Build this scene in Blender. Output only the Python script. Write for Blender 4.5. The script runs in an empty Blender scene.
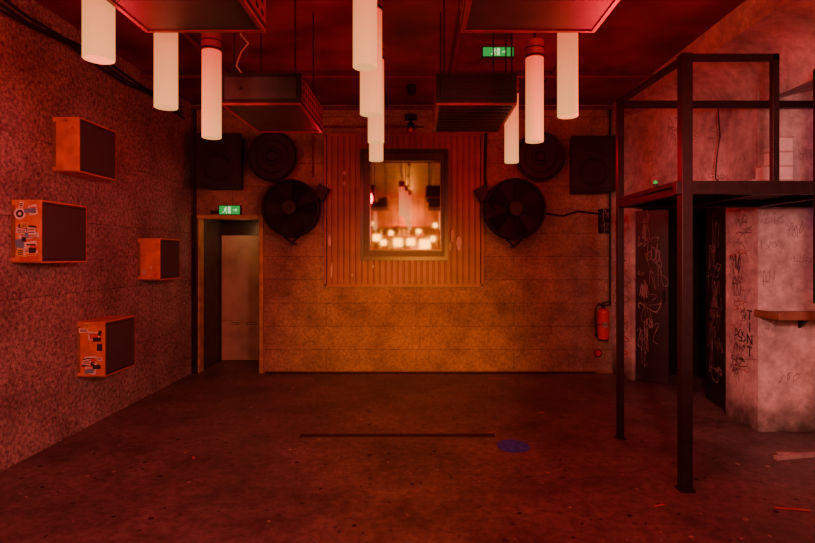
import bpy, bmesh, math, random
from mathutils import Vector, Matrix
random.seed(7)
S = bpy.context.scene

# ---------------------------------------------------------------- materials
def newmat(name):
    m = bpy.data.materials.new(name); m.use_nodes = True
    nt = m.node_tree
    return m, nt, nt.nodes['Principled BSDF']

def plain(name, col, rough=.6, metal=0.0, noise=.25, scale=12, emis=None, es=0, bump=.0):
    m, nt, b = newmat(name)
    b.inputs['Roughness'].default_value = rough
    b.inputs['Metallic'].default_value = metal
    tc = nt.nodes.new('ShaderNodeTexCoord')
    n = nt.nodes.new('ShaderNodeTexNoise'); n.inputs['Scale'].default_value = scale; n.inputs['Detail'].default_value = 6
    nt.links.new(tc.outputs['Object'], n.inputs['Vector'])
    r = nt.nodes.new('ShaderNodeValToRGB')
    r.color_ramp.elements[0].position = .3; r.color_ramp.elements[1].position = .7
    r.color_ramp.elements[0].color = tuple(c*(1-noise) for c in col)+(1,)
    r.color_ramp.elements[1].color = tuple(min(1, c*(1+noise)) for c in col)+(1,)
    nt.links.new(n.outputs['Fac'], r.inputs['Fac'])
    nt.links.new(r.outputs['Color'], b.inputs['Base Color'])
    if bump:
        bp = nt.nodes.new('ShaderNodeBump'); bp.inputs['Strength'].default_value = bump; bp.inputs['Distance'].default_value = .01
        nt.links.new(n.outputs['Fac'], bp.inputs['Height']); nt.links.new(bp.outputs['Normal'], b.inputs['Normal'])
    if emis:
        b.inputs['Emission Color'].default_value = tuple(emis)+(1,)
        b.inputs['Emission Strength'].default_value = es
    return m

def board(name, axes, c1, c2, seam, bw=2.4, rh=.55, speck=90, bump=.5, seamsize=.004, rough=.85, dirt=None, stain=.45, samt=.35, fleck=None):
    """panelled chipboard / plaster: axes = which object axes form the (u,v)"""
    m, nt, b = newmat(name)
    N = nt.nodes.new; L = nt.links.new
    tc = N('ShaderNodeTexCoord'); sx = N('ShaderNodeSeparateXYZ'); L(tc.outputs['Object'], sx.inputs[0])
    cx = N('ShaderNodeCombineXYZ'); L(sx.outputs[axes[0]], cx.inputs[0]); L(sx.outputs[axes[1]], cx.inputs[1])
    br = N('ShaderNodeTexBrick'); L(cx.outputs[0], br.inputs['Vector'])
    br.inputs['Scale'].default_value = 1; br.inputs['Brick Width'].default_value = bw; br.inputs['Row Height'].default_value = rh
    br.inputs['Mortar Size'].default_value = seamsize; br.inputs['Mortar Smooth'].default_value = .3
    br.inputs['Color1'].default_value = c1+(1,); br.inputs['Color2'].default_value = c2+(1,); br.inputs['Mortar'].default_value = seam+(1,)
    fn = N('ShaderNodeTexNoise'); fn.inputs['Scale'].default_value = speck; fn.inputs['Detail'].default_value = 5; fn.inputs['Roughness'].default_value = .75
    L(tc.outputs['Object'], fn.inputs['Vector'])
    fr = N('ShaderNodeValToRGB'); fr.color_ramp.elements[0].position = .36; fr.color_ramp.elements[1].position = .64
    fr.color_ramp.elements[0].color = (1-samt, 1-samt, 1-samt, 1); fr.color_ramp.elements[1].color = (1+samt*.7,)*3+(1,)
    L(fn.outputs['Fac'], fr.inputs['Fac'])
    ln = N('ShaderNodeTexNoise'); ln.inputs['Scale'].default_value = 1.6; ln.inputs['Detail'].default_value = 8; ln.inputs['Roughness'].default_value = .65
    L(tc.outputs['Object'], ln.inputs['Vector'])
    lr = N('ShaderNodeValToRGB'); lr.color_ramp.elements[0].position = .33; lr.color_ramp.elements[1].position = .62
    lr.color_ramp.elements[0].color = (stain, stain, stain, 1); lr.color_ramp.elements[1].color = (1.1, 1.1, 1.1, 1)
    L(ln.outputs['Fac'], lr.inputs['Fac'])
    m1 = N('ShaderNodeMixRGB'); m1.blend_type = 'MULTIPLY'; m1.inputs[0].default_value = 1
    L(br.outputs['Color'], m1.inputs[1]); L(fr.outputs['Color'], m1.inputs[2])
    m2 = N('ShaderNodeMixRGB'); m2.blend_type = 'MULTIPLY'; m2.inputs[0].default_value = .8
    L(m1.outputs[0], m2.inputs[1]); L(lr.outputs['Color'], m2.inputs[2])
    out = m2.outputs[0]
    if fleck:
        vo = N('ShaderNodeTexVoronoi'); vo.inputs['Scale'].default_value = 16; L(tc.outputs['Object'], vo.inputs['Vector'])
        vr = N('ShaderNodeValToRGB'); vr.color_ramp.elements[0].position = .08; vr.color_ramp.elements[1].position = .16
        vr.color_ramp.elements[0].color = (1, 1, 1, 1); vr.color_ramp.elements[1].color = (0, 0, 0, 1)
        L(vo.outputs['Distance'], vr.inputs['Fac'])
        mf = N('ShaderNodeMixRGB'); L(vr.outputs['Color'], mf.inputs[0]); L(out, mf.inputs[1]); mf.inputs[2].default_value = fleck+(1,)
        out = mf.outputs[0]
    if dirt:
        ad = N('ShaderNodeMath'); ad.operation = 'MULTIPLY_ADD'; L(ln.outputs['Fac'], ad.inputs[0]); ad.inputs[1].default_value = .9; L(sx.outputs[2], ad.inputs[2])
        mr = N('ShaderNodeMapRange'); mr.inputs[1].default_value = dirt[0]+.3; mr.inputs[2].default_value = dirt[0]+.75
        L(ad.outputs[0], mr.inputs[0])
        m3 = N('ShaderNodeMixRGB'); L(mr.outputs[0], m3.inputs[0]); m3.inputs[1].default_value = dirt[1]+(1,)
        L(out, m3.inputs[2]); out = m3.outputs[0]
    L(out, b.inputs['Base Color']); b.inputs['Roughness'].default_value = rough
    bp = N('ShaderNodeBump'); bp.inputs['Strength'].default_value = bump; bp.inputs['Distance'].default_value = .008
    ma = N('ShaderNodeMath'); ma.operation = 'SUBTRACT'; L(fn.outputs['Fac'], ma.inputs[0]); L(br.outputs['Fac'], ma.inputs[1])
    L(ma.outputs[0], bp.inputs['Height']); L(bp.outputs['Normal'], b.inputs['Normal'])
    return m

M_left = board('chipboard_left', (1, 2), (.38, .345, .34), (.34, .31, .305), (.19, .165, .16), 2.4, .62, 30, .9, .003, samt=.68, stain=.42, fleck=(.52, .48, .47))
M_back = board('chipboard_back', (0, 2), (.40, .29, .20), (.34, .245, .17), (.17, .12, .08), 2.5, .31, 30, .5, .004, samt=.34, stain=.34)
M_right = board('plaster_right', (1, 2), (.68, .60, .58), (.66, .58, .56), (.6, .52, .5), 5, 4, 9, .6, .001, dirt=(.12, (.06, .06, .04)), stain=.33, samt=.28)
M_rear = plain('rear_wall_paint', (.42, .19, .06), .8, noise=.4, scale=3)
M_ceil = plain('ceiling_paint', (.17, .016, .02), .45, noise=.6, scale=2.2, bump=.3)
M_black = plain('black_paint', (.007, .006, .006), .6, noise=.3)
M_fan = plain('fan_guard_black', (.009, .007, .007), .6, noise=.3)
M_blackw = plain('black_door_paint', (.014, .013, .015), .4, noise=.4, scale=5)
M_boxk = plain('black_cabinet_paint', (.05, .048, .052), .5, noise=.35, scale=8)
M_steel = plain('dark_steel', (.018, .011, .012), .45, .2, noise=.35, scale=20)
M_grille = plain('grey_grille', (.065, .065, .078), .75, noise=.4, scale=160, bump=.6)
M_wood = plain('orange_wood', (.66, .18, .05), .4, noise=.25, scale=9)
M_woodd = plain('brown_wood', (.24, .12, .07), .55, noise=.3, scale=8)
M_frame = plain('door_frame_wood', (.46, .34, .12), .6, noise=.3, scale=8)
M_doorp = plain('worn_door_paint', (.42, .36, .25), .7, noise=.35, scale=2.5)
M_corr = plain('corrugated_panel_paint', (.24, .09, .075), .4, noise=.3, scale=3)
M_mirf = plain('mirror_frame_paint', (.012, .008, .008), .3, noise=.5, scale=14)
M_mirf2 = plain('mirror_frame_inner_paint', (.035, .015, .013), .4, noise=.5, scale=14)
M_white = plain('white_chip', (.6, .52, .48), .7, noise=.15)
M_wash = plain('white_concrete', (.88, .85, .83), .8, noise=.08)
M_scr = plain('marker_ink_white', (.36, .34, .36), .6, noise=.5)
M_ink = plain('marker_ink_black', (.05, .035, .035), .6, noise=.4)
M_inkf = plain('faded_marker_ink', (.24, .17, .16), .7, noise=.4)
M_red = plain('red_enamel', (.55, .02, .02), .3, noise=.08)
M_cap = plain('tube_cap_red', (.35, .04, .035), .4, .4, noise=.1)
M_side = plain('red_lit_side', (.30, .025, .028), .45, noise=.3)  # red light on the hanging boxes' sides put into the base colour
M_cable = plain('black_rubber', (.010, .008, .008), .6, noise=.1)
M_pipe = plain('painted_conduit', (.14, .02, .022), .5, noise=.2)
M_blue = plain('blue_light_spot_paint', (.05, .08, .95), .7, noise=.35, scale=25)  # colour of a blue light spot, painted on the floor
M_orange = plain('orange_tape', (.6, .13, .08), .6, noise=.2)
M_paper = plain('paper_scrap', (.42, .34, .32), .8, noise=.2)
M_strip = plain('dark_floor_strip', (.025, .010, .011), .6, noise=.3)
M_st_w = plain('sticker_white', (.78, .74, .68), .5, noise=.2, scale=60)
M_st_r = plain('sticker_red', (.6, .05, .04), .5, noise=.1)
M_st_k = plain('sticker_black', (.03, .03, .03), .5, noise=.1)
M_st_b = plain('sticker_blue', (.15, .3, .45), .5, noise=.1)
M_st_y = plain('sticker_yellow', (.75, .5, .12), .5, noise=.1)
M_green = plain('exit_green', (.02, .4, .1), .4, noise=.03, emis=(.02, .75, .12), es=.5)
M_glow = plain('exit_white', (.8, 1, .8), .4, noise=.02, emis=(.5, 1, .5), es=1.0)
M_bulb = plain('warm_lantern_glass', (1, .6, .2), .4, noise=.02, emis=(1, .42, .035), es=9)
M_purple = plain('purple_neon', (.3, .05, .5), .4, noise=.02, emis=(.4, .05, .8), es=.4)

m, nt, b = newmat('tube_diffuser')
tc = nt.nodes.new('ShaderNodeTexCoord'); sx = nt.nodes.new('ShaderNodeSeparateXYZ')
nt.links.new(tc.outputs['Generated'], sx.inputs[0])
r = nt.nodes.new('ShaderNodeValToRGB'); nt.links.new(sx.outputs[2], r.inputs['Fac'])
r.color_ramp.elements[0].color = (1, .42, .13, 1); r.color_ramp.elements[1].color = (.80, .07, .03, 1)
nt.links.new(r.outputs['Color'], b.inputs['Emission Color']); b.inputs['Emission Strength'].default_value = 1.25
b.inputs['Base Color'].default_value = (.4, .2, .12, 1)
M_tube = m

m, nt, b = newmat('mirror_glass')
b.inputs['Metallic'].default_value = 1; b.inputs['Base Color'].default_value = (.9, .78, .66, 1)
nz = nt.nodes.new('ShaderNodeTexNoise'); nz.inputs['Scale'].default_value = 6
mr = nt.nodes.new('ShaderNodeMapRange'); mr.inputs[3].default_value = .01; mr.inputs[4].default_value = .07
nt.links.new(nz.outputs['Fac'], mr.inputs[0]); nt.links.new(mr.outputs[0], b.inputs['Roughness'])
M_mirror = m

# floor
m, nt, b = newmat('stained_concrete_floor')
N = nt.nodes.new; L = nt.links.new
tc = N('ShaderNodeTexCoord')
n1 = N('ShaderNodeTexNoise'); n1.inputs['Scale'].default_value = 1.3; n1.inputs['Detail'].default_value = 10; n1.inputs['Roughness'].default_value = .72
n2 = N('ShaderNodeTexNoise'); n2.inputs['Scale'].default_value = 16; n2.inputs['Detail'].default_value = 8; n2.inputs['Roughness'].default_value = .78
n3 = N('ShaderNodeTexVoronoi'); n3.inputs['Scale'].default_value = 4; n3.inputs['Randomness'].default_value = 1
for n in (n1, n2, n3): L(tc.outputs['Object'], n.inputs['Vector'])
r1 = N('ShaderNodeValToRGB'); r1.color_ramp.elements[0].position = .36; r1.color_ramp.elements[1].position = .64
r1.color_ramp.elements[0].color = (.075, .058, .06, 1); r1.color_ramp.elements[1].color = (.21, .165, .17, 1)
L(n1.outputs['Fac'], r1.inputs['Fac'])
r2 = N('ShaderNodeValToRGB'); r2.color_ramp.elements[0].position = .38; r2.color_ramp.elements[1].position = .62
r2.color_ramp.elements[0].color = (.6, .6, .6, 1); r2.color_ramp.elements[1].color = (1.25, 1.25, 1.25, 1)
L(n2.outputs['Fac'], r2.inputs['Fac'])
r3 = N('ShaderNodeValToRGB'); r3.color_ramp.elements[0].position = .04; r3.color_ramp.elements[1].position = .08
r3.color_ramp.elements[0].color = (.35, .35, .35, 1); r3.color_ramp.elements[1].color = (1, 1, 1, 1)
L(n3.outputs['Distance'], r3.inputs['Fac'])
ma = N('ShaderNodeMixRGB'); ma.blend_type = 'MULTIPLY'; ma.inputs[0].default_value = 1
mb_ = N('ShaderNodeMixRGB'); mb_.blend_type = 'MULTIPLY'; mb_.inputs[0].default_value = .8
L(r1.outputs[0], ma.inputs[1]); L(r2.outputs[0], ma.inputs[2]); L(ma.outputs[0], mb_.inputs[1]); L(r3.outputs[0], mb_.inputs[2])
L(mb_.outputs[0], b.inputs['Base Color'])
mr = N('ShaderNodeMapRange'); mr.inputs[3].default_value = .32; mr.inputs[4].default_value = .6
L(n1.outputs['Fac'], mr.inputs[0]); L(mr.outputs[0], b.inputs['Roughness'])
bp = N('ShaderNodeBump'); bp.inputs['Strength'].default_value = .4; bp.inputs['Distance'].default_value = .008
L(n2.outputs['Fac'], bp.inputs['Height']); L(bp.outputs['Normal'], b.inputs['Normal'])
M_floor = m

# ---------------------------------------------------------------- mesh builder
class MB:
    def __init__(s, name):
        s.name = name; s.bm = bmesh.new(); s.mats = []
    def mi(s, m):
        if m not in s.mats: s.mats.append(m)
        return s.mats.index(m)
    def face(s, pts, m):
        f = s.bm.faces.new([s.bm.verts.new(p) for p in pts]); f.material_index = s.mi(m); return f
    def prism(s, fp, z0, z1, m):
        a = [s.bm.verts.new((x, y, z0)) for x, y in fp]; c = [s.bm.verts.new((x, y, z1)) for x, y in fp]
        n = len(fp); fs = [s.bm.faces.new(a[::-1]), s.bm.faces.new(c)]
        for i in range(n): fs.append(s.bm.faces.new((a[i], a[(i+1) % n], c[(i+1) % n], c[i])))
        for f in fs: f.material_index = s.mi(m)
    def profile(s, pr, axis, a0, a1, m):
        def P(p, a): return (a, p[0], p[1]) if axis == 'x' else (p[0], a, p[1])
        a = [s.bm.verts.new(P(p, a0)) for p in pr]; c = [s.bm.verts.new(P(p, a1)) for p in pr]
        n = len(pr); fs = [s.bm.faces.new(a[::-1]), s.bm.faces.new(c)]
        for i in range(n): fs.append(s.bm.faces.new((a[i], a[(i+1) % n], c[(i+1) % n], c[i])))
        for f in fs: f.material_index = s.mi(m)
    def box(s, x0, x1, y0, y1, z0, z1, m, rot=None, piv=None):
        P = [(x0, y0), (x1, y0), (x1, y1), (x0, y1)]
        before = set(s.bm.verts) if rot else None
        s.prism(P, z0, z1, m)
        if rot:
            nv = [v for v in s.bm.verts if v not in before]
            bmesh.ops.rotate(s.bm, verts=nv, cent=piv, matrix=rot)
    def cyl(s, p0, p1, r, m, seg=20, r2=None, caps=True):
        p0 = Vector(p0); p1 = Vector(p1); d = (p1-p0)
        if d.length < 1e-6: return
        q = d.to_track_quat('Z', 'Y'); r2 = r if r2 is None else r2
        a = []; c = []
        for i in range(seg):
            t = 2*math.pi*i/seg; o = Vector((math.cos(t), math.sin(t), 0))
            a.append(s.bm.verts.new(p0+q @ (o*r))); c.append(s.bm.verts.new(p1+q @ (o*r2)))
        k = s.mi(m)
        for i in range(seg):
            f = s.bm.faces.new((a[i], a[(i+1) % seg], c[(i+1) % seg], c[i])); f.material_index = k
        if caps:
            f = s.bm.faces.new(a[::-1]); f.material_index = k
            f = s.bm.faces.new(c); f.material_index = k
    def path(s, pts, r, m, seg=8):
        for i in range(len(pts)-1): s.cyl(pts[i], pts[i+1], r, m, seg)
    def sphere(s, c, r, m, sc=(1, 1, 1), u=20, v=12):
        res = bmesh.ops.create_uvsphere(s.bm, u_segments=u, v_segments=v, radius=r)
        k = s.mi(m); fs = set()
        for vv in res['verts']:
            vv.co = Vector((vv.co.x*sc[0]+c[0], vv.co.y*sc[1]+c[1], vv.co.z*sc[2]+c[2])); fs.update(vv.link_faces)
        for f in fs: f.material_index = k
    def torus(s, c, R, r, m, axis='y', seg=36, ss=8):
        k = s.mi(m); g = []
        for i in range(seg):
            t = 2*math.pi*i/seg; row = []
            for j in range(ss):
                p = 2*math.pi*j/ss; rr = R+r*math.cos(p); h = r*math.sin(p)
                a, b_ = rr*math.cos(t), rr*math.sin(t)
                q = {'y': (a, h, b_), 'z': (a, b_, h), 'x': (h, a, b_)}[axis]
                row.append(s.bm.verts.new((c[0]+q[0], c[1]+q[1], c[2]+q[2])))
            g.append(row)
        for i in range(seg):
            for j in range(ss):
                f = s.bm.faces.new((g[i][j], g[(i+1) % seg][j], g[(i+1) % seg][(j+1) % ss], g[i][(j+1) % ss])); f.material_index = k
    def done(s, bevel=0, parent=None):
        bmesh.ops.recalc_face_normals(s.bm, faces=s.bm.faces)
        for f in s.bm.faces: f.smooth = True
        for e in s.bm.edges:
            if len(e.link_faces) == 2: e.smooth = e.calc_face_angle(0) < .6
        me = bpy.data.meshes.new(s.name); s.bm.to_mesh(me); s.bm.free()
        for m in s.mats: me.materials.append(m)
        o = bpy.data.objects.new(s.name, me); S.collection.objects.link(o)
        if bevel:
            bv = o.modifiers.new('bevel', 'BEVEL'); bv.width = bevel; bv.segments = 2; bv.limit_method = 'ANGLE'
        if parent: o.parent = parent
        return o

def ribbon(mb, pts, w, m):
    for i in range(len(pts)-1):
        a = Vector(pts[i]); b_ = Vector(pts[i+1]); d = b_-a
        if d.length < 1e-5: continue
        n = mb._n; side = d.normalized().cross(n)*w*.5; e = d.normalized()*w*.3
        mb.face([a-side-e, b_-side+e, b_+side+e, a+side-e], m)

GLY = [[(0, 0), (.3, 1), (.5, .5), (.7, 1), (1, 0)], [(.1, 1), (.1, 0), (.8, .1), (.9, .6), (.1, .55)], [(.9, .9), (.3, 1), (.1, .6), (.8, .45), (.7, .05), (0, 0)],
       [(0, 1), (.9, 1), (.2, 0), (1, .1)], [(.5, 1), (.1, .5), (.5, 0), (.9, .5), (.5, 1), (1, 1.2)], [(0, .5), (1, .6), (.5, 1.1), (.45, -.2)],
       [(0, 0), (.5, 1), (1, 0), (.2, .4), (.9, .45)], [(.1, 0), (.1, 1), (.9, 0), (.9, 1)]]
def scribble(mb, o, u, n, w, h, m, strokes=3, pen=.008):
    """hand-style tag: row of smoothed abstract strokes"""
    o = Vector(o); u = Vector(u).normalized(); n = Vector(n).normalized(); v = Vector((0, 0, 1)); mb._n = n
    cw = w/strokes; sl = random.uniform(-.5, .9)
    for k in range(strokes):
        g = random.choice(GLY); g = [(a+random.uniform(-.28, .28), c+random.uniform(-.28, .28)) for a, c in g]
        pts = []
        for i in range(len(g)-1):
            p0 = g[max(i-1, 0)]; p1 = g[i]; p2 = g[i+1]; p3 = g[min(i+2, len(g)-1)]
            for s_ in range(4):
                t = s_/4
                q = [.5*((2*p1[j])+(-p0[j]+p2[j])*t+(2*p0[j]-5*p1[j]+4*p2[j]-p3[j])*t*t+(-p0[j]+3*p1[j]-3*p2[j]+p3[j])*t**3) for j in (0, 1)]
                pts.append(q)
        pts.append(g[-1])
        ribbon(mb, [o+u*((k+.1+p[0]*.95+p[1]*sl*.3)*cw)+v*(p[1]*h)+n*.002 for p in pts], pen, m)

# ---------------------------------------------------------------- room shell
XL, XR, YB, YR, ZC = -3.03, 2.56, 7.24, -4.5, 3.57
mb = MB('floor'); mb.box(-3.3, 4.5, -4.7, 8.3, -.12, 0, M_floor); floor = mb.done()
mb = MB('ceiling'); mb.box(-3.3, 4.5, -4.7, 8.3, ZC, ZC+.12, M_ceil); mb.done()
mb = MB('wall_left'); mb.box(XL-.15, XL, YR, YB, 0, ZC, M_left); wall_left = mb.done()
mb = MB('wall_rear'); mb.box(-3.3, 4.4, YR-.15, YR, 0, ZC, M_rear); mb.done()

mb = MB('wall_back')
DX0, DX1, DZ = -2.96, -2.13, 2.05
mb.box(-3.18, DX0, YB, YB+.15, 0, ZC, M_back)
mb.box(DX0, DX1, YB, YB+.15, DZ, ZC, M_back)
mb.box(DX1, 2.75, YB, YB+.15, 0, ZC, M_back)
wall_back = mb.done()

mb = MB('wall_door_recess')
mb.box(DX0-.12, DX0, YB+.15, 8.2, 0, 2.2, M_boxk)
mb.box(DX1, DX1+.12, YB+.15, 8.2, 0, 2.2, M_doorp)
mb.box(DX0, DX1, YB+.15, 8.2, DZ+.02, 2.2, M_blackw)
mb.box(DX0, DX1, 8.1, 8.2, 0, DZ+.02, M_blackw)
mb.done()

def off(p, q, t):
    d = (Vector(q)-Vector(p)).normalized(); n = Vector((-d.y, d.x))
    n = n if n.x > 0 else -n
    return [tuple(p), tuple(q), tuple(Vector(q)+n*t), tuple(Vector(p)+n*t)]
mb = MB('wall_right')
mb.prism(off((2.56, 7.24), (2.66, 6.80), .14), 0, ZC, M_right)
mb.prism(off((2.66, 6.80), (3.0, 5.33), .14), 2.15, ZC, M_right)
mb.prism([(3.0, 5.33), (3.0, 4.82), (4.24, 4.82), (4.24, 5.33)], 0, ZC, M_right)
wall_right = mb.done()
mb = MB('concrete_steps')   # short stepped flight rising against the column above the platform
for i in range(4):
    mb.box(2.90+.075*i, 3.24, 4.72, 4.82, 2.10+.125*i, 2.10+.125*(i+1)-.012, M_wash)
    mb.box(2.885+.075*i, 3.24, 4.71, 4.82, 2.10+.125*(i+1)-.012, 2.10+.125*(i+1), M_white)
mb.done(.003)
mb = MB('wall_right_beam')
pr = [(2.56, ZC), (2.56, 3.34)]
for i in range(9):
    t = i/8*math.pi/2
    pr.append((2.56+.46*math.sin(t), 3.34-.42*(1-math.cos(t))))
pr += [(4.24, 2.92+.3), (4.24, ZC)]
mb.profile(pr, 'y', YR, 4.82, M_right)
pr2 = [(2.56, ZC), (2.56, 3.34)]+[(2.56+.46*math.sin(i/8*math.pi/2), 3.34-.42*(1-math.cos(i/8*math.pi/2))) for i in range(9)]+[(3.02, ZC)]
mb.profile(pr2, 'y', 4.82, 7.24, M_right)
mb.done()
mb = MB('wall_right_outer'); mb.box(4.25, 4.4, YR, 4.82, 0, ZC, M_right); mb.done()
mb = MB('wall_passage')  # darkness of the passage is put into the black wall colour
mb.box(4.2, 4.35, 5.33, 7.3, 0, 2.3, M_blackw)
mb.box(2.75, 4.35, 7.1, 7.24, 0, 2.3, M_blackw)
mb.box(3.02, 4.35, 5.34, 5.40, 0, 2.3, M_blackw)
mb.prism([(2.8, 7.1), (2.82, 6.8), (3.14, 5.4), (4.35, 5.4), (4.35, 7.1)], 2.2, 2.3, M_blackw)
mb.done()

mb = MB('baseboard_back')
mb.box(DX1+.06, 2.56, YB-.012, YB, 0, .03, M_woodd)
mb.path([(DX1+.08+i*.23, YB-.03-.008*math.sin(i*1.7), .012) for i in range(20)], .009, M_cable)
mb.done()

mb = MB('trim_1')
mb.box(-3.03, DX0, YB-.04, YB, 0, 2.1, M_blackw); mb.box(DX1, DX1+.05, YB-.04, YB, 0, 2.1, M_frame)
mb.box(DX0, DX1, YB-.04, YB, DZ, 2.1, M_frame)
mb.box(DX0, DX0+.02, YB, YB+.15, 0, DZ, M_frame); mb.box(DX1-.02, DX1, YB, YB+.15, 0, DZ, M_frame)
mb.done(.004)
mb = MB('door_1')
mb.box(-2.94, -2.16, 8.05, 8.1, .01, 1.86, M_doorp)
mb.box(-2.94, -2.16, 8.046, 8.05, .60, .604, M_woodd)
mb.cyl((-2.24, 8.05, 1.0), (-2.24, 8.0, 1.0), .012, M_steel); mb.cyl((-2.24, 8.0, 1.0), (-2.34, 8.0, 1.0), .01, M_steel)
mb.box(-2.94, -2.16, 8.04, 8.1, 1.86, 1.9, M_blackw)
scribble(mb, (-2.85, 8.045, .55), (1, 0, 0), (0, -1, 0), .45, .03, M_ink, 2, .006)
mb.done(.003)

# ---------------------------------------------------------------- exit signs
def exit_sign(x, y, z, w, h):
    mb = MB('exit_sign')
    mb.box(x-w/2-.01, x+w/2+.01, y, y+.05, z-h/2-.01, z+h/2+.01, M_black)
    mb.box(x-w/2, x+w/2, y-.004, y, z-h/2, z+h/2, M_green)
    f = y-.006
    def q(pts, m=M_glow): mb.face([(x+a*h, f, z+c*h) for a, c in pts], m)
    q([(-.15, -.4), (.15, -.4), (.15, .4), (-.15, .4)])
    q([(.45, .06), (.75, .06), (.75, .2), (.95, 0), (.75, -.2), (.75, -.06), (.45, -.06)])
    c = Vector((-.42, .3)); q([(c.x+.09*math.cos(t*.785), c.y+.09*math.sin(t*.785)) for t in range(8)])
    q([(-.52, .2), (-.38, .2), (-.45, -.08), (-.58, -.05)])
    q([(-.56, -.03), (-.46, -.06), (-.3, -.2), (-.34, -.42), (-.4, -.42), (-.4, -.22)])
    q([(-.56, -.03), (-.5, -.1), (-.66, -.3), (-.85, -.3), (-.85, -.24), (-.7, -.22)])
    q([(-.38, .2), (-.4, .1), (-.22, .02), (-.22, .09)])
    q([(-.52, .2), (-.7, .1), (-.68, .02), (-.5, .12)])
    return mb
mb = exit_sign(-2.52, YB-.05, 2.165, .27, .11)
mb.box(-2.78, -2.68, YB-.03, YB, 2.12, 2.16, M_black); mb.done()
mb = exit_sign(.72, 5.0, 3.44, .28, .08)
for dx in (-.1, .1): mb.cyl((.72+dx, 5.03, 3.48), (.72+dx, 5.03, ZC), .006, M_pipe)
mb.done()

# ---------------------------------------------------------------- corrugated panel with mirror
mb = MB('corrugated_wall_panel')
x0, x1, z0, z1 = -1.24, .81, 1.157, 3.17
prf = [(x0, YB)]
x = x0
while x < x1-.01:
    prf += [(x+.005, YB-.036), (x+.012, YB-.05), (x+.066, YB-.05), (x+.073, YB-.036)]
    x += .0788
prf += [(x1, YB)]
mb.prism(prf, z0+.03, z1-.03, M_corr)
mb.box(x0-.02, x1+.02, YB-.06, YB, z0-.01, z0+.03, M_corr)
mb.box(x0-.02, x1+.02, YB-.06, YB, z1-.03, z1+.01, M_corr)
mb.box(x0-.03, x0, YB-.06, YB, z0, z1, M_corr); mb.box(x1, x1+.03, YB-.06, YB, z0, z1, M_corr)
def splat(mb, cx, cz, w, h, y, m, k=11):
    mb.face([(cx+w*(1+random.uniform(-.4, .3))*math.cos(6.283*i/k)/2, y, cz+h*(1+random.uniform(-.4, .3))*math.sin(6.283*i/k)/2) for i in range(k)], m)
for cx, cz, w, h in [(.43, 1.83, .04, .2), (.52, 1.72, .07, .22), (.40, 1.68, .03, .12), (-1.17, 1.36, .03, .2), (-1.20, 1.75, .04, .16), (-1.0, 2.66, .04, .05), (-1.0, 2.52, .03, .05), (-.9, 1.3, .015, .05), (-.62, 1.42, .02, .04)]:
    splat(mb, cx, cz, w, h, YB-.052, M_white)
mb.done()

mb = MB('wall_mirror')
X0, X1, Z0, Z1 = -.787, .373, 1.50, 2.96
x0, x1, z0, z1 = -.655, .268, 1.64, 2.81
ya, yb = YB-.12, YB-.052
def framering(mb, X0, X1, Z0, Z1, x0, x1, z0, z1, ya, yb, m):
    mb.box(X0, x0, ya, yb, Z0, Z1, m); mb.box(x1, X1, ya, yb, Z0, Z1, m)
    mb.box(x0, x1, ya, yb, Z0, z0, m); mb.box(x0, x1, ya, yb, z1, Z1, m)
framering(mb, X0, X1, Z0, Z1, X0+.05, X1-.05, Z0+.05, Z1-.05, ya, yb, M_mirf)
framering(mb, X0+.05, X1-.05, Z0+.05, Z1-.05, x0-.02, x1+.02, z0-.02, z1+.02, ya+.03, yb, M_mirf2)
framering(mb, x0-.02, x1+.02, z0-.02, z1+.02, x0, x1, z0, z1, ya+.005, yb, M_mirf)
mb.box(x0, x1, yb-.015, yb-.005, z0, z1, M_mirror)
mb.done()

# ---------------------------------------------------------------- wall fans
def fan(x, z, r, side, y=YB-.36):
    mb = MB('wall_fan')
    d = .20
    mb.cyl((x, y, z), (x, y+d, z), r, M_black, 44, caps=False)
    mb.cyl((x, y+d, z), (x, y, z), r-.012, M_black, 44, caps=False)
    mb.cyl((x, y+d-.01, z), (x, y+d, z), r-.01, M_black, 44)
    for yy in (y, y+d): mb.torus((x, yy, z), r, .012, M_fan)
    for k in range(1, 15): mb.torus((x, y-.012-.02*(1-k/15), z), r*k/15, .004, M_fan, seg=36, ss=5)
    for k in range(12):
        t = k*math.pi/6
        mb.cyl((x+.08*math.cos(t), y-.035, z+.08*math.sin(t)), (x+r*math.cos(t), y, z+r*math.sin(t)), .004, M_fan, 6)
    mb.cyl((x, y-.045, z), (x, y-.03, z), .085, M_fan, 24)
    mb.cyl((x, y+.03, z), (x, y+.24, z), .075, M_black, 24)
    for k in range(5):
        t = k*2*math.pi/5
        def P(rr, tt, yy): return (x+rr*math.cos(t+tt), yy, z+rr*math.sin(t+tt))
        mb.face([P(.07, -.25, y+.06), P(r*.93, -.30, y+.05), P(r*.93, .32, y+.14), P(.07, .35, y+.14)], M_black)
    mb.cyl((x, y+.2, z), (x, YB, z), .03, M_steel, 12)
    mb.box(x-.09, x+.09, YB-.02, YB, z-.14, z+.14, M_steel)
    mb.path([(x-.1, y+.1, z-r), (x, y+.12, z-r-.1), (x+.1, y+.1, z-r)], .014, M_steel)
    mb.cyl((x, y+.12, z-r-.1), (x, YB, z-r-.1), .012, M_steel)
    bx = x+side*(r+.02)
    mb.box(bx-.07, bx+.07, YB-.26, YB-.12, z+.12, z+.30, M_black, Matrix.Rotation(.5*side, 3, 'Y'), (bx, YB-.2, z+.21))
    mb.cyl((bx, YB-.2, z+.21), (bx, YB, z+.21), .02, M_steel, 10)
    mb.path([(bx, YB-.2, z+.14), (x+side*r*.8, y+.12, z+.1), (x+side*r*.6, y+d, z)], .012, M_cable)
    return mb.done()
fan(-1.65, 2.17, .355, 1); fan(1.21, 2.155, .38, -1)

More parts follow.
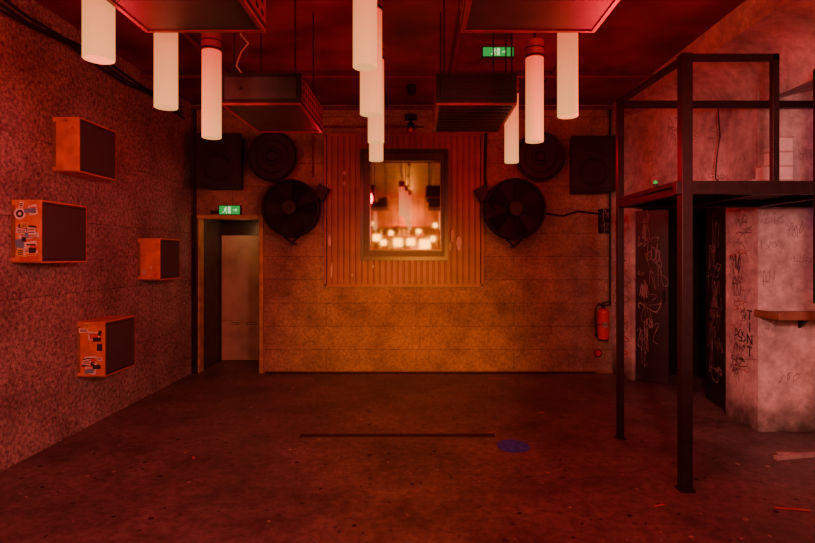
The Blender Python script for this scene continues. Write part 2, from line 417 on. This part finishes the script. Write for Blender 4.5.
def roundspk(x, z, r):
    mb = MB('round_wall_speaker')
    y = YB-.24
    mb.cyl((x, y, z), (x, YB-.03, z), r, M_black, 44, r2=r*.8)
    mb.torus((x, y, z), r-.01, .018, M_black, seg=44)
    mb.cyl((x, y-.012, z), (x, y, z), r-.03, M_fan, 44, r2=r-.02)
    for k in (.35, .65): mb.torus((x, y-.012, z), r*k, .008, M_black)
    mb.cyl((x, y-.03, z), (x, y-.01, z), r*.18, M_black, 24, r2=r*.25)
    mb.cyl((x, YB-.03, z), (x, YB, z), .12, M_steel, 20)
    mb.done()
roundspk(-1.90, 2.84, .32); roundspk(1.55, 2.84, .31)

def pa(x0, x1, z0, z1):
    mb = MB('pa_speaker')
    y = YB-.42; c = (x0+x1)/2
    mb.prism([(x0, y), (x1, y), (x1-.08, YB-.06), (x0+.08, YB-.06)], z0, z1, M_black)
    mb.box(x0+.03, x1-.03, y-.012, y, z0+.03, z1-.03, M_fan)
    mb.torus((c, y-.016, z0+.24), .17, .012, M_steel); mb.cyl((c, y-.02, z0+.24), (c, y-.01, z0+.24), .15, M_black, 28)
    mb.box(c-.17, c+.17, y-.02, y-.01, z1-.24, z1-.09, M_steel); mb.box(c-.13, c+.13, y-.03, y-.015, z1-.21, z1-.12, M_black)
    mb.box(c-.05, c+.05, YB-.06, YB, z0+.1, z1-.1, M_steel)
    mb.done(.006)
pa(-2.83, -2.25, 2.43, 3.10); pa(1.90, 2.46, 2.37, 3.07)

mb = MB('wall_control_box'); mb.box(2.37, 2.49, YB-.1, YB, 1.86, 2.18, M_black)
scribble(mb, (2.39, YB-.1, 1.9), (1, 0, 0), (0, -1, 0), .09, .1, M_scr, 2, .008); scribble(mb, (2.39, YB-.1, 2.05), (1, 0, 0), (0, -1, 0), .09, .1, M_scr, 2, .008); mb.done(.005)
mb = MB('conduit_pipes')
mb.cyl((XL, YB-.03, 3.52), (XR, YB-.03, 3.52), .022, M_pipe)
mb.cyl((-1.45, YB-.03, 3.27), (.05, YB-.03, 3.27), .015, M_pipe)
mb.cyl((-1.42, YB-.03, 2.6), (-1.42, YB-.03, 3.52), .013, M_pipe)
mb.cyl((-2.99, YB-.03, 2.1), (-2.99, YB-.03, 3.52), .02, M_cable)
mb.cyl((2.52, YB-.03, .9), (2.52, YB-.03, 3.52), .014, M_cable)
mb.done()
mb = MB('fan_power_cable')
mb.path([(1.6, YB-.02, 2.13), (1.9, YB-.02, 2.09), (2.1, YB-.02, 2.15), (2.36, YB-.02, 2.12)], .013, M_cable)
mb.path([(.89, YB-.02, 3.45), (.87, YB-.02, 3.0), (.86, YB-.03, 2.6), (.88, YB-.03, 2.45)], .020, M_cable); mb.done()
mb = MB('small_spotlight')
mb.cyl((-.12, YB-.10, 3.28), (-.12, YB-.26, 3.18), .045, M_black, 18); mb.cyl((-.12, YB, 3.38), (-.12, YB-.14, 3.28), .012, M_steel)
mb.box(-.2, -.04, YB-.12, YB, 3.36, 3.42, M_black); mb.sphere((-.12, YB-.265, 3.175), .035, M_red)
mb.done()

mb = MB('cable_bundle')
for k in range(3):
    mb.path([(XL+.02+.02*k, 1.0+i*.45, 3.42-.05*k-.03*math.sin(i*1.9+k)) for i in range(14)], .011, M_cable)
mb.done()
mb = MB('dangling_wire')
mb.path([(-1.55, 4.75, ZC), (-1.57, 4.75, 3.5), (-1.50, 4.75, 3.42), (-1.56, 4.74, 3.34), (-1.60, 4.73, 3.22), (-1.55, 4.73, 3.15)], .007, M_white)
mb.done()
mb = MB('ceiling_conduit')
for x in (-2.1, -.45, .35, 1.45): mb.cyl((x, YR, ZC-.03), (x, YB-.06, ZC-.03), .022, M_pipe)
for y in (3.0, 5.9): mb.cyl((XL, y, ZC-.06), (XR, y, ZC-.06), .02, M_pipe)
for x in (-1.9, -.1, .45): mb.cyl((x, 6.4, ZC), (x, 6.4, ZC-.1), .05, M_black)
mb.done()

# ---------------------------------------------------------------- hanging ceiling boxes
def hang_box(x0, x1, y0, y1, z0=2.60, z1=2.82, ribs=False):
    mb = MB('hanging_ceiling_speaker')
    mb.box(x0, x1, y0, y1, z0+.015, z1, M_black)
    mb.box(x0+.03, x1-.03, y0-.008, y0, z0+.04, z1-.03, M_boxk if not ribs else M_black)
    for a, b_, c, d in [(x0, x1, y0, y0+.02), (x0, x1, y1-.02, y1), (x0, x0+.02, y0+.02, y1-.02), (x1-.02, x1, y0+.02, y1-.02)]: mb.box(a, b_, c, d, z0, z0+.015, M_side)
    mb.box(x0+.02, x1-.02, y0+.02, y1-.02, z0+.006, z0+.015, M_boxk)
    if ribs:
        n = 9
        for i in range(n):
            yy = y0+.06+(y1-y0-.12)*i/(n-1)
            mb.box(x0+.03, x1-.03, yy-.012, yy+.012, z0-.002, z0+.006, M_black)
        for i in range(6): mb.box(x0+.05, x1-.05, y0-.014, y0-.008, z0+.05+i*.025, z0+.058+i*.025, M_steel)
    else:
        mb.cyl(((x0+x1)/2-.13, y0-.014, (z0+z1)/2), ((x0+x1)/2-.13, y0-.008, (z0+z1)/2), .012, M_steel)
    for sx_, s in ((x0, -1), (x1, 1)):
        xa, xb = (sx_-.006, sx_) if s < 0 else (sx_, sx_+.006)
        mb.box(xa, xb, y0+.02, y1-.02, z0+.03, z1-.02, M_side)
        for i in range(10):
            for j in range(3):
                yy = y0+.08+i*(y1-y0-.16)/9; zz = z0+.06+j*.055
                xx = xa-.002 if s < 0 else xb
                mb.box(xx, xx+.002, yy-.018, yy+.018, zz-.012, zz+.012, M_black)
    for a in (x0+.06, x1-.06):
        for c in (y0+.1, y1-.1):
            mb.cyl((a, c, z1), (a, c, ZC), .006, M_steel, 8); mb.box(a-.03, a+.03, c-.03, c+.03, z1, z1+.02, M_steel)
    mb.done(.003)
hang_box(-1.37, -.82, 3.73, 4.58)
hang_box(.11, .665, 3.73, 4.58, ribs=True)
hang_box(-1.27, -.715, 1.67, 2.52)
hang_box(.19, .81, 1.67, 2.52)

# ---------------------------------------------------------------- tube pendants
TUBES = [(-1.36, 2.30, 2.396, .123), (-1.262, 2.70, 2.30, .11), (-1.30, 3.39, 2.30, .117),
         (-.233, 2.30, 2.362, .102), (-.255, 2.83, 2.30, .115), (-.287, 3.54, 2.30, .105), (-.34, 4.22, 2.30, .109),
         (.725, 4.30, 2.30, .11), (.74, 3.51, 2.30, .115), (.78, 2.87, 2.30, .107),
         (-1.3, .9, 2.3, .11), (-.3, .6, 2.3, .11), (.75, .9, 2.3, .11), (-.3, -1.4, 2.3, .11), (-1.3, -1.4, 2.3, .11), (.6, -1.4, 2.3, .11)]
for x, y, z, D in TUBES:
    root = bpy.data.objects.new('tube_pendant_lamp', None); S.collection.objects.link(root)
    mb = MB('diffuser'); mb.cyl((x, y, z), (x, y, z+.54), D/2, M_tube, 28); mb.done(.004, root)
    mb = MB('cap_and_rod')
    mb.cyl((x, y, z+.54), (x, y, z+.65), D/2+.002, M_cap, 28)
    mb.cyl((x, y, z+.545), (x, y, z+.555), D/2+.006, M_steel, 28)
    mb.torus((x, y, z+.6), D/2+.003, .004, M_steel, 'z')
    mb.cyl((x, y, z+.65), (x, y, ZC), .008, M_steel, 8); mb.cyl((x, y, ZC-.03), (x, y, ZC), .035, M_steel, 16)
    mb.done(0, root)

# ---------------------------------------------------------------- wall speakers on left wall
def wbox(xp, y0, y1, z0, z1, stickers=(), nrand=0):
    mb = MB('wall_speaker')
    t = .012
    mb.box(XL, xp, y0, y0+t, z0, z1, M_wood)
    mb.box(XL, xp, y1-t, y1, z0, z1, M_wood)
    mb.box(XL, xp, y0+t, y1-t, z1-t, z1, M_wood); mb.box(XL, xp, y0+t, y1-t, z0, z0+t, M_wood)
    mb.box(XL, xp+.003, y0+t, y1-t, z0+t, z1-t, M_grille)
    for z in (z0+.03, z1-.03): mb.box(xp, xp+.006, y0+.02, y1-.02, z-.003, z+.003, M_black)
    mb.box(XL, xp+.002, y0-.004, y0, z0, z0+.012, M_woodd)
    mb.box(XL, XL+.03, y0-.004, y0, z0+.04, z1-.04, M_woodd)
    w = xp-XL; h = z1-z0
    st = list(stickers)
    for i in range(nrand):
        st.append((random.uniform(.15, .85), random.uniform(.06, .94), random.uniform(.12, .4), random.uniform(.04, .13), random.choice((M_st_w, M_st_w, M_st_k, M_st_r, M_st_b, M_st_y, M_st_w)), 0))
    for k, (u, v, su, sv, m, rnd) in enumerate(st):
        cx = XL+u*w; cz = z0+v*h; yy = y0-.005-.0002*k
        if rnd: mb.face([(cx+su*w*.5*math.cos(6.283*i/20), yy, cz+su*w*.5*math.sin(6.283*i/20)) for i in range(20)], m)
        else:
            a = random.uniform(-.2, .2); hu, hv = su*w/2, sv*h/2
            cx = min(max(cx, XL+hu+.01), xp-hu-.01)
            mb.face([(cx+p*hu*math.cos(a)-q*hv*math.sin(a), yy, cz+p*hu*math.sin(a)+q*hv*math.cos(a)) for p, q in ((-1, -1), (1, -1), (1, 1), (-1, 1))], m)
            if m in (M_st_w, M_st_y):
                for b0 in (-.45, .05, .5): mb.face([(cx+p*hu*.75, yy-.0001, cz+(b0+q*.13)*hv) for p, q in ((-1, -1), (1, -1), (1, 1), (-1, 1))], random.choice((M_st_k, M_st_r)))
    mb.done(.003)
wbox(-2.81, 4.48, 5.02, 2.255, 2.71, [(.75, .8, .12, .04, M_st_r, 0), (.5, .93, .15, .03, M_woodd, 0)])
wbox(-2.81, 4.03, 4.58, 1.51, 1.98, [(.74, .84, .3, .16, M_st_w, 0), (.55, .55, .6, .1, M_st_k, 0), (.6, .42, .7, .08, M_st_w, 0), (.3, .3, .28, .16, M_st_b, 0), (.68, .24, .42, .2, M_st_w, 0), (.6, .08, .6, .08, M_st_r, 0), (.3, .78, .4, 0, M_st_w, 1), (.3, .78, .26, 0, M_st_k, 1), (.3, .78, .12, 0, M_st_w, 1)], 14)
wbox(-2.79, 5.83, 6.31, 1.30, 1.75, [(.3, .2, .14, .1, M_st_w, 0), (.8, .12, .16, .08, M_st_r, 0), (.6, .3, .1, .06, M_st_w, 0)])
wbox(-2.785, 4.80, 5.31, .49, .98, [(.62, .74, .4, .16, M_st_w, 0), (.62, .74, .3, .09, M_st_r, 0), (.5, .3, .44, .16, M_st_w, 0), (.5, .12, .4, .12, M_st_w, 0)], 13)

# ---------------------------------------------------------------- fire extinguisher
mb = MB('fire_extinguisher')
x, y = 2.41, YB-.10
mb.cyl((x, y, .47), (x, y, .82), .075, M_red, 24); mb.sphere((x, y, .82), .075, M_red, (1, 1, .7)); mb.cyl((x, y, .45), (x, y, .48), .068, M_black, 24)
mb.cyl((x, y, .86), (x, y, .91), .022, M_steel); mb.box(x-.02, x+.09, y-.012, y+.012, .905, .92, M_black)
mb.box(x-.02, x+.10, y-.012, y+.012, .935, .95, M_black, Matrix.Rotation(-.25, 3, 'Y'), (x, y, .94)); mb.box(x-.02, x+.01, y-.015, y+.015, .9, .95, M_black)
mb.path([(x-.02, y-.01, .91), (x-.07, y-.02, .93), (x-.11, y-.02, .86), (x-.115, y-.02, .7), (x-.10, y-.02, .56)], .011, M_cable)
mb.cyl((x-.10, y-.02, .56), (x-.10, y-.02, .50), .012, M_black, 10, r2=.02)
mb.box(x-.035, x+.035, y-.077, y-.07, .62, .70, M_inkf)
mb.box(x-.03, x+.03, y+.05, YB-.001, .6, .86, M_steel); mb.torus((x, y, .66), .078, .005, M_steel, 'z')
mb.done()
mb = MB('hose_outlet'); mb.cyl((2.36, YB, .27), (2.36, YB-.05, .27), .05, M_red, 20); mb.cyl((2.36, YB-.05, .27), (2.36, YB-.07, .27), .03, M_red, 16)
mb.torus((2.36, YB-.05, .27), .045, .006, M_steel); mb.done()

# ---------------------------------------------------------------- steel platform
mb = MB('steel_platform')
pA, pB = (1.77, 3.63), (1.716, 4.66)
h = .036; ZD = 2.05
mb.box(pA[0]-h, pA[0]+h, pA[1]-h, pA[1]+h, 0, 2.91, M_steel); mb.box(pA[0]-.05, pA[0]+.05, pA[1]-.05, pA[1]+.05, 0, .012, M_steel)
h = .026
mb.box(pB[0]-h, pB[0]+h, pB[1]-h, pB[1]+h, 0, 2.91, M_steel); mb.box(pB[0]-.04, pB[0]+.04, pB[1]-.04, pB[1]+.04, 0, .012, M_steel)
mb.box(1.70, 4.24, 3.66, 4.64, ZD-.02, ZD+.012, M_black)
mb.box(1.70, 4.24, 3.60, 3.66, ZD-.075, ZD+.012, M_steel); mb.box(1.70, 4.24, 4.62, 4.70, ZD-.075, ZD+.012, M_steel)
mb.prism([(1.735, 3.66), (1.80, 3.66), (1.745, 4.62), (1.69, 4.62)], ZD-.075, ZD-.02, M_steel)
for x in (2.3, 2.9, 3.5): mb.box(x-.025, x+.025, 3.66, 4.62, ZD-.07, ZD-.02, M_steel)
mb.box(1.75, 2.39, 3.61, 3.65, 2.865, 2.91, M_steel)
mb.box(2.345, 2.39, 3.61, 3.65, ZD, 2.91, M_steel)
mb.box(1.70, 4.24, 4.64, 4.68, 2.83, 2.89, M_steel)
mb.prism([(1.75, 3.66), (1.79, 3.66), (1.735, 4.64), (1.695, 4.64)], 2.865, 2.905, M_steel)
for x in (2.62, 3.02): mb.box(x-.018, x+.018, 3.565, 3.60, 1.25, 2.80, M_steel)
for z in [1.35+.28*i for i in range(6)]: mb.cyl((2.62, 3.58, z), (3.02, 3.58, z), .013, M_steel, 10)
mb.done(.003)
mb = MB('indicator_lamp'); mb.cyl((1.69, 3.9, ZD+.012), (1.69, 3.9, ZD+.03), .015, M_black); mb.sphere((1.69, 3.9, ZD+.04), .015, M_green); mb.done()

# ---------------------------------------------------------------- doors in the passage
def leaf(name, a, b_, z1, dens=1):
    mb = MB(name)
    A = Vector((a[0], a[1], 0)); B = Vector((b_[0], b_[1], 0)); u = (B-A).normalized(); n = Vector((u.y, -u.x, 0))
    if n.y > 0: n = -n
    if abs(n.x) > abs(n.y) and n.x > 0: n = -n
    q = A-n*.04; w = B-n*.04
    mb.prism([(A.x, A.y), (B.x, B.y), (w.x, w.y), (q.x, q.y)], .01, z1, M_blackw)
    L_ = (B-A).length
    for za in (.15, 1.0, 1.95):
        p = A+u*.04+n*.003; r_ = A+u*(L_-.04)+n*.003
        mb.face([(p.x, p.y, za), (r_.x, r_.y, za), (r_.x, r_.y, za+.012), (p.x, p.y, za+.012)], M_steel)
    z = .25
    while z < 1.85:
        hh = random.uniform(.05, .26); s0 = random.uniform(.02, L_*.45)
        scribble(mb, A+u*s0+Vector((0, 0, z)), u, n, random.uniform(.15, .55)*L_, hh, M_scr, random.choice((1, 2, 3, 4)), random.choice((.004, .006, .010)))
        z += hh*random.uniform(.4, 1.2)/dens
    h_ = A+u*(L_-.05)+n*.03; mb.cyl((h_.x, h_.y, 1.0), (h_.x, h_.y, 1.14), .012, M_steel, 10)
    mb.cyl(tuple(h_-n*.03+Vector((0, 0, 1.0))), tuple(h_+Vector((0, 0, 1.0))), .01, M_steel, 8)
    mb.cyl(tuple(h_-n*.03+Vector((0, 0, 1.14))), tuple(h_+Vector((0, 0, 1.14))), .01, M_steel, 8)
    return mb.done()
leaf('door_2', (2.69, 6.78), (3.0, 6.56), 2.12, 1.5)
leaf('door_3', (3.13, 5.95), (3.06, 5.42), 2.12, 1.2)

mb = MB('wall_graffiti')
z = .3
while z < 2.0:
    hh = random.uniform(.05, .2)
    scribble(mb, (2.57, 7.196, z), (.1, -.44, 0), (-1, -.22, 0), random.uniform(.15, .38), hh, random.choice((M_ink, M_inkf, M_st_r, M_scr)), random.choice((1, 2, 3)), random.choice((.008, .014)))
    z += hh*.6
z = .4
while z < 2.02:
    hh = random.uniform(.03, .13)
    scribble(mb, (3.0, 5.30-random.uniform(0, .22), z), (0, -1, 0), (-1, 0, 0), random.uniform(.08, .24), hh, random.choice((M_ink, M_ink, M_inkf, M_inkf, M_st_r)), random.choice((1, 2, 3)), random.choice((.004, .006, .010)))
    z += hh*.7
for i in range(12):
    t = random.uniform(.1, .85); scribble(mb, (2.66+.34*t, 6.8-1.47*t, random.uniform(2.25, 3.0)), (.34, -1.47, 0), (-1, -.23, 0), random.uniform(.1, .3), random.uniform(.05, .15), M_inkf, 2, .006)
for X, Z, W, H in [(3.03, 1.62, .2, .08), (3.05, 1.85, .18, .07), (3.35, 2.42, .12, .08), (3.05, .9, .12, .07), (3.15, .45, .2, .07), (3.3, 1.5, .15, .06), (3.02, 1.3, .12, .12), (3.25, 1.75, .14, .1)]:
    scribble(mb, (X, 4.82, Z), (1, 0, 0), (0, -1, 0), W, H, M_inkf, 3, .004)
mb.done(0, wall_right)
def text(body, loc, rot, size, mat, parent, name='graffiti_lettering'):
    c = bpy.data.curves.new(name, 'FONT'); c.body = body; c.size = size; c.extrude = .001; c.space_line = .85; c.align_x = 'CENTER'
    c.materials.append(mat); o = bpy.data.objects.new(name, c); S.collection.objects.link(o)
    o.location = loc; o.rotation_euler = rot; o.parent = parent
text('T\nI\nN\nT', (2.997, 4.94, .98), (math.pi/2, 0, -math.pi/2), .13, M_ink, wall_right)
text('PLAS', (2.557, 3.65, 3.40), (math.pi/2, 0, -math.pi/2), .13, M_side, wall_right)

mb = MB('hanging_wall_cable')
mb.path([(2.85, 5.2, 3.0), (2.86, 5.18, 2.7), (2.84, 5.2, 2.5), (2.80, 5.15, 2.3), (2.80, 4.9, 2.1)], .006, M_cable); mb.done()

mb = MB('wooden_wall_ledge')
mb.box(2.98, 4.0, 4.50, 4.82, 1.04, 1.075, M_woodd); mb.box(2.98, 4.0, 4.485, 4.50, 1.03, 1.10, M_woodd); mb.box(2.965, 2.98, 4.485, 4.82, 1.03, 1.09, M_woodd)
for x in (3.35, 3.8): mb.profile([(4.82, .92), (4.82, 1.04), (4.66, 1.04)], 'x', x, x+.03, M_steel)
mb.done(.004)
mb = MB('purple_tube_light'); mb.cyl((3.53, 4.78, 1.2), (3.53, 4.78, 2.9), .015, M_purple, 14)
for z in (1.2, 2.87): mb.box(3.51, 3.55, 4.75, 4.82, z, z+.04, M_black)
mb.done()

# ---------------------------------------------------------------- floor marks
mb = MB('floor_strip'); mb.box(-1.04, .65, 4.67, 4.755, 0, .006, M_strip); mb.done()
mb = MB('painted_blue_light_spot')  # spot of blue light painted as a flat disc
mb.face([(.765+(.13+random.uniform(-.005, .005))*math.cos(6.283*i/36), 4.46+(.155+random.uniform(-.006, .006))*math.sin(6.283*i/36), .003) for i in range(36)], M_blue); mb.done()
mb = MB('tape_scraps')
def scrap(x, y, w, l, a, m, z=.004):
    if abs(x-1.77) < .12 and abs(y-3.63) < .12 or abs(x-1.716) < .12 and abs(y-4.66) < .12: return
    ca, sa = math.cos(a), math.sin(a)
    mb.face([(x+p*w*ca-q*l*sa, y+p*w*sa+q*l*ca, z) for p, q in ((-.5, -.5), (.5, -.4), (.45, .5), (-.5, .45))], m)
for (x, y, w, l, a) in [(.25, 6.3, .12, .02, .2), (-1.5, 6.4, .02, .08, .5), (1.0, 6.9, .25, .03, -.1), (-1.75, 4.2, .02, .06, .4), (.62, 4.8, .05, .02, 0), (1.75, 5.9, .12, .02, -.5), (2.3, 3.35, .2, .03, -.2), (1.5, 3.4, .08, .02, .3), (1.2, 5.4, .1, .02, .4)]:
    scrap(x, y, w, l, a, random.choice((M_orange, M_paper)))
for i in range(480):
    s_ = random.uniform(.008, .03)
    scrap(random.uniform(-2.9, 2.6), random.uniform(2.6, 7.1), s_, s_*random.uniform(.4, 1.3), random.uniform(0, 3), random.choice((M_ink,)*4+(M_strip,)*3+(M_paper,)*3), .002)
mb.done()
mb = MB('wood_debris')
mb.box(2.72, 3.12, 4.18, 4.22, 0, .03, M_paper, Matrix.Rotation(.2, 3, 'Z'), (2.9, 4.2, 0)); mb.box(2.80, 3.1, 4.24, 4.28, 0, .02, M_paper, Matrix.Rotation(-.1, 3, 'Z'), (2.9, 4.2, 0))
mb.done(.003)

# ---------------------------------------------------------------- bar behind the camera (seen in the mirror)
mb = MB('bar_counter'); mb.box(-2.2, 1.6, -3.6, -3.0, 0, 1.05, M_woodd); mb.box(-2.3, 1.7, -3.65, -2.9, 1.05, 1.1, M_wood)
for i in range(8): mb.box(-2.1+i*.47, -1.75+i*.47, -2.995, -2.98, .12, .95, M_wood)
mb.done(.005)
mb = MB('bar_shelf_unit')
mb.box(-2.3, -2.25, YR, YR+.3, 0, 2.6, M_woodd); mb.box(1.65, 1.7, YR, YR+.3, 0, 2.6, M_woodd)
for z in (1.3, 1.75, 2.2, 2.56): mb.box(-2.25, 1.65, YR, YR+.3, z, z+.04, M_wood)
for z in (1.34, 1.79, 2.24):
    for i in range(24):
        x = -2.15+i*.16+random.uniform(-.03, .03); m_ = random.choice((M_woodd, M_st_w, M_st_y, M_black, M_wood)); hh = random.uniform(.17, .22)
        mb.cyl((x, YR+.15, z), (x, YR+.15, z+hh), .035, m_, 12); mb.cyl((x, YR+.15, z+hh), (x, YR+.15, z+hh+.07), .035, m_, 12, r2=.013)
mb.done()
for x, z, s_ in [(-1.42, 2.14, 1), (-1.2, 1.98, .8), (-.72, 1.98, 1.2), (-.30, 2.0, 1.1), (.16, 1.93, 1.4), (.42, 2.1, .7), (-.95, 2.3, .6), (-.05, 2.35, .6), (-1.5, 2.6, .6), (.5, 2.55, .6)]:
    mb = MB('lantern_pendant_lamp'); w_ = .13*s_
    mb.prism([(x-w_, -3.6-w_), (x+w_, -3.6-w_), (x+w_, -3.6+w_), (x-w_, -3.6+w_)], z-.1*s_, z+.1*s_, M_bulb)
    for a in (-1, 1):
        for c in (-1, 1): mb.cyl((x+a*w_, -3.6+c*w_, z-.11*s_), (x+a*w_, -3.6+c*w_, z+.11*s_), .01, M_steel, 6)
    mb.box(x-w_-.01, x+w_+.01, -3.6-w_-.01, -3.6+w_+.01, z+.1*s_, z+.12*s_, M_steel)
    mb.cyl((x, -3.6, z+.1*s_), (x, -3.6, ZC), .008, M_steel, 8); mb.done()

# ---------------------------------------------------------------- lights
def light(kind, name, loc, e, col, size=.3, target=None, spot=None, blend=.8, sy=None):
    l = bpy.data.lights.new(name, kind); l.energy = e; l.color = col
    if kind == 'AREA':
        l.size = size
        if sy: l.shape = 'RECTANGLE'; l.size_y = sy
    else: l.shadow_soft_size = size
    if kind == 'SPOT': l.spot_size = math.radians(spot); l.spot_blend = blend
    o = bpy.data.objects.new(name, l); S.collection.objects.link(o); o.location = loc
    if target is not None: o.rotation_euler = (Vector(target)-Vector(loc)).to_track_quat('-Z', 'Y').to_euler()
    return o
RED = (1, .006, .03); AMB = (1, .25, .02)
light('POINT', 'red_fill_light', (-1.75, 3.0, 2.2), 34, RED, .15)  # these red points are added to redden the room, no fixtures
light('POINT', 'red_fill_light', (1.1, 3.0, 2.2), 58, RED, .15)
light('POINT', 'red_fill_light', (-.9, 5.4, 2.5), 16, RED, .12)
light('POINT', 'red_fill_light', (1.1, 5.4, 2.5), 20, RED, .12)
light('SPOT', 'left_wall_fill_light', (1.2, .4, 2.3), 270, (1, .22, .19), .25, (-3.0, 5.2, .9), 62, .9)  # added spot without a fixture, brings pinkish light to the left wall
light('AREA', 'warm_fill_light', (-2.3, -1.0, 2.3), 60, (1, .17, .16), 1.0, (-1.5, 5, .4))
light('AREA', 'warm_fill_light', (1.9, -1.0, 2.3), 60, (1, .15, .14), 1.0, (-1.5, 4, .4))
light('SPOT', 'amber_fill_spot', (.0, -2.6, 1.3), 2500, AMB, .12, (-.15, 7.24, .5), 23, 1.0)  # added spot, carries the bar's orange glow to the back wall
light('SPOT', 'pink_fill_spot', (.9, 1.0, 2.0), 380, (1, .34, .30), .12, (3.5, 4.82, 1.4), 58, .8)  # added spot without a fixture, brightens the pale column
light('POINT', 'bar_light', (-.4, -3.9, 2.9), 85, (1, .28, .03), .1)
light('POINT', 'recess_fill_light', (-2.5, 7.7, 1.95), 2.4, (1, .42, .15), .05)  # added point inside the closed recess, lights the door leaf

w = bpy.data.worlds.new('world'); S.world = w; w.use_nodes = True
w.node_tree.nodes['Background'].inputs[0].default_value = (.02, .001, .001, 1)
w.node_tree.nodes['Background'].inputs[1].default_value = 1

# ---------------------------------------------------------------- camera
c = bpy.data.cameras.new('camera'); c.sensor_width = 36; c.lens = 24; c.shift_x = -12.5/815; c.shift_y = -16.5/815; c.clip_start = .05
co = bpy.data.objects.new('camera', c); S.collection.objects.link(co); co.location = (0, 0, 1.57); co.rotation_euler = (math.pi/2, 0, 0)
S.camera = co
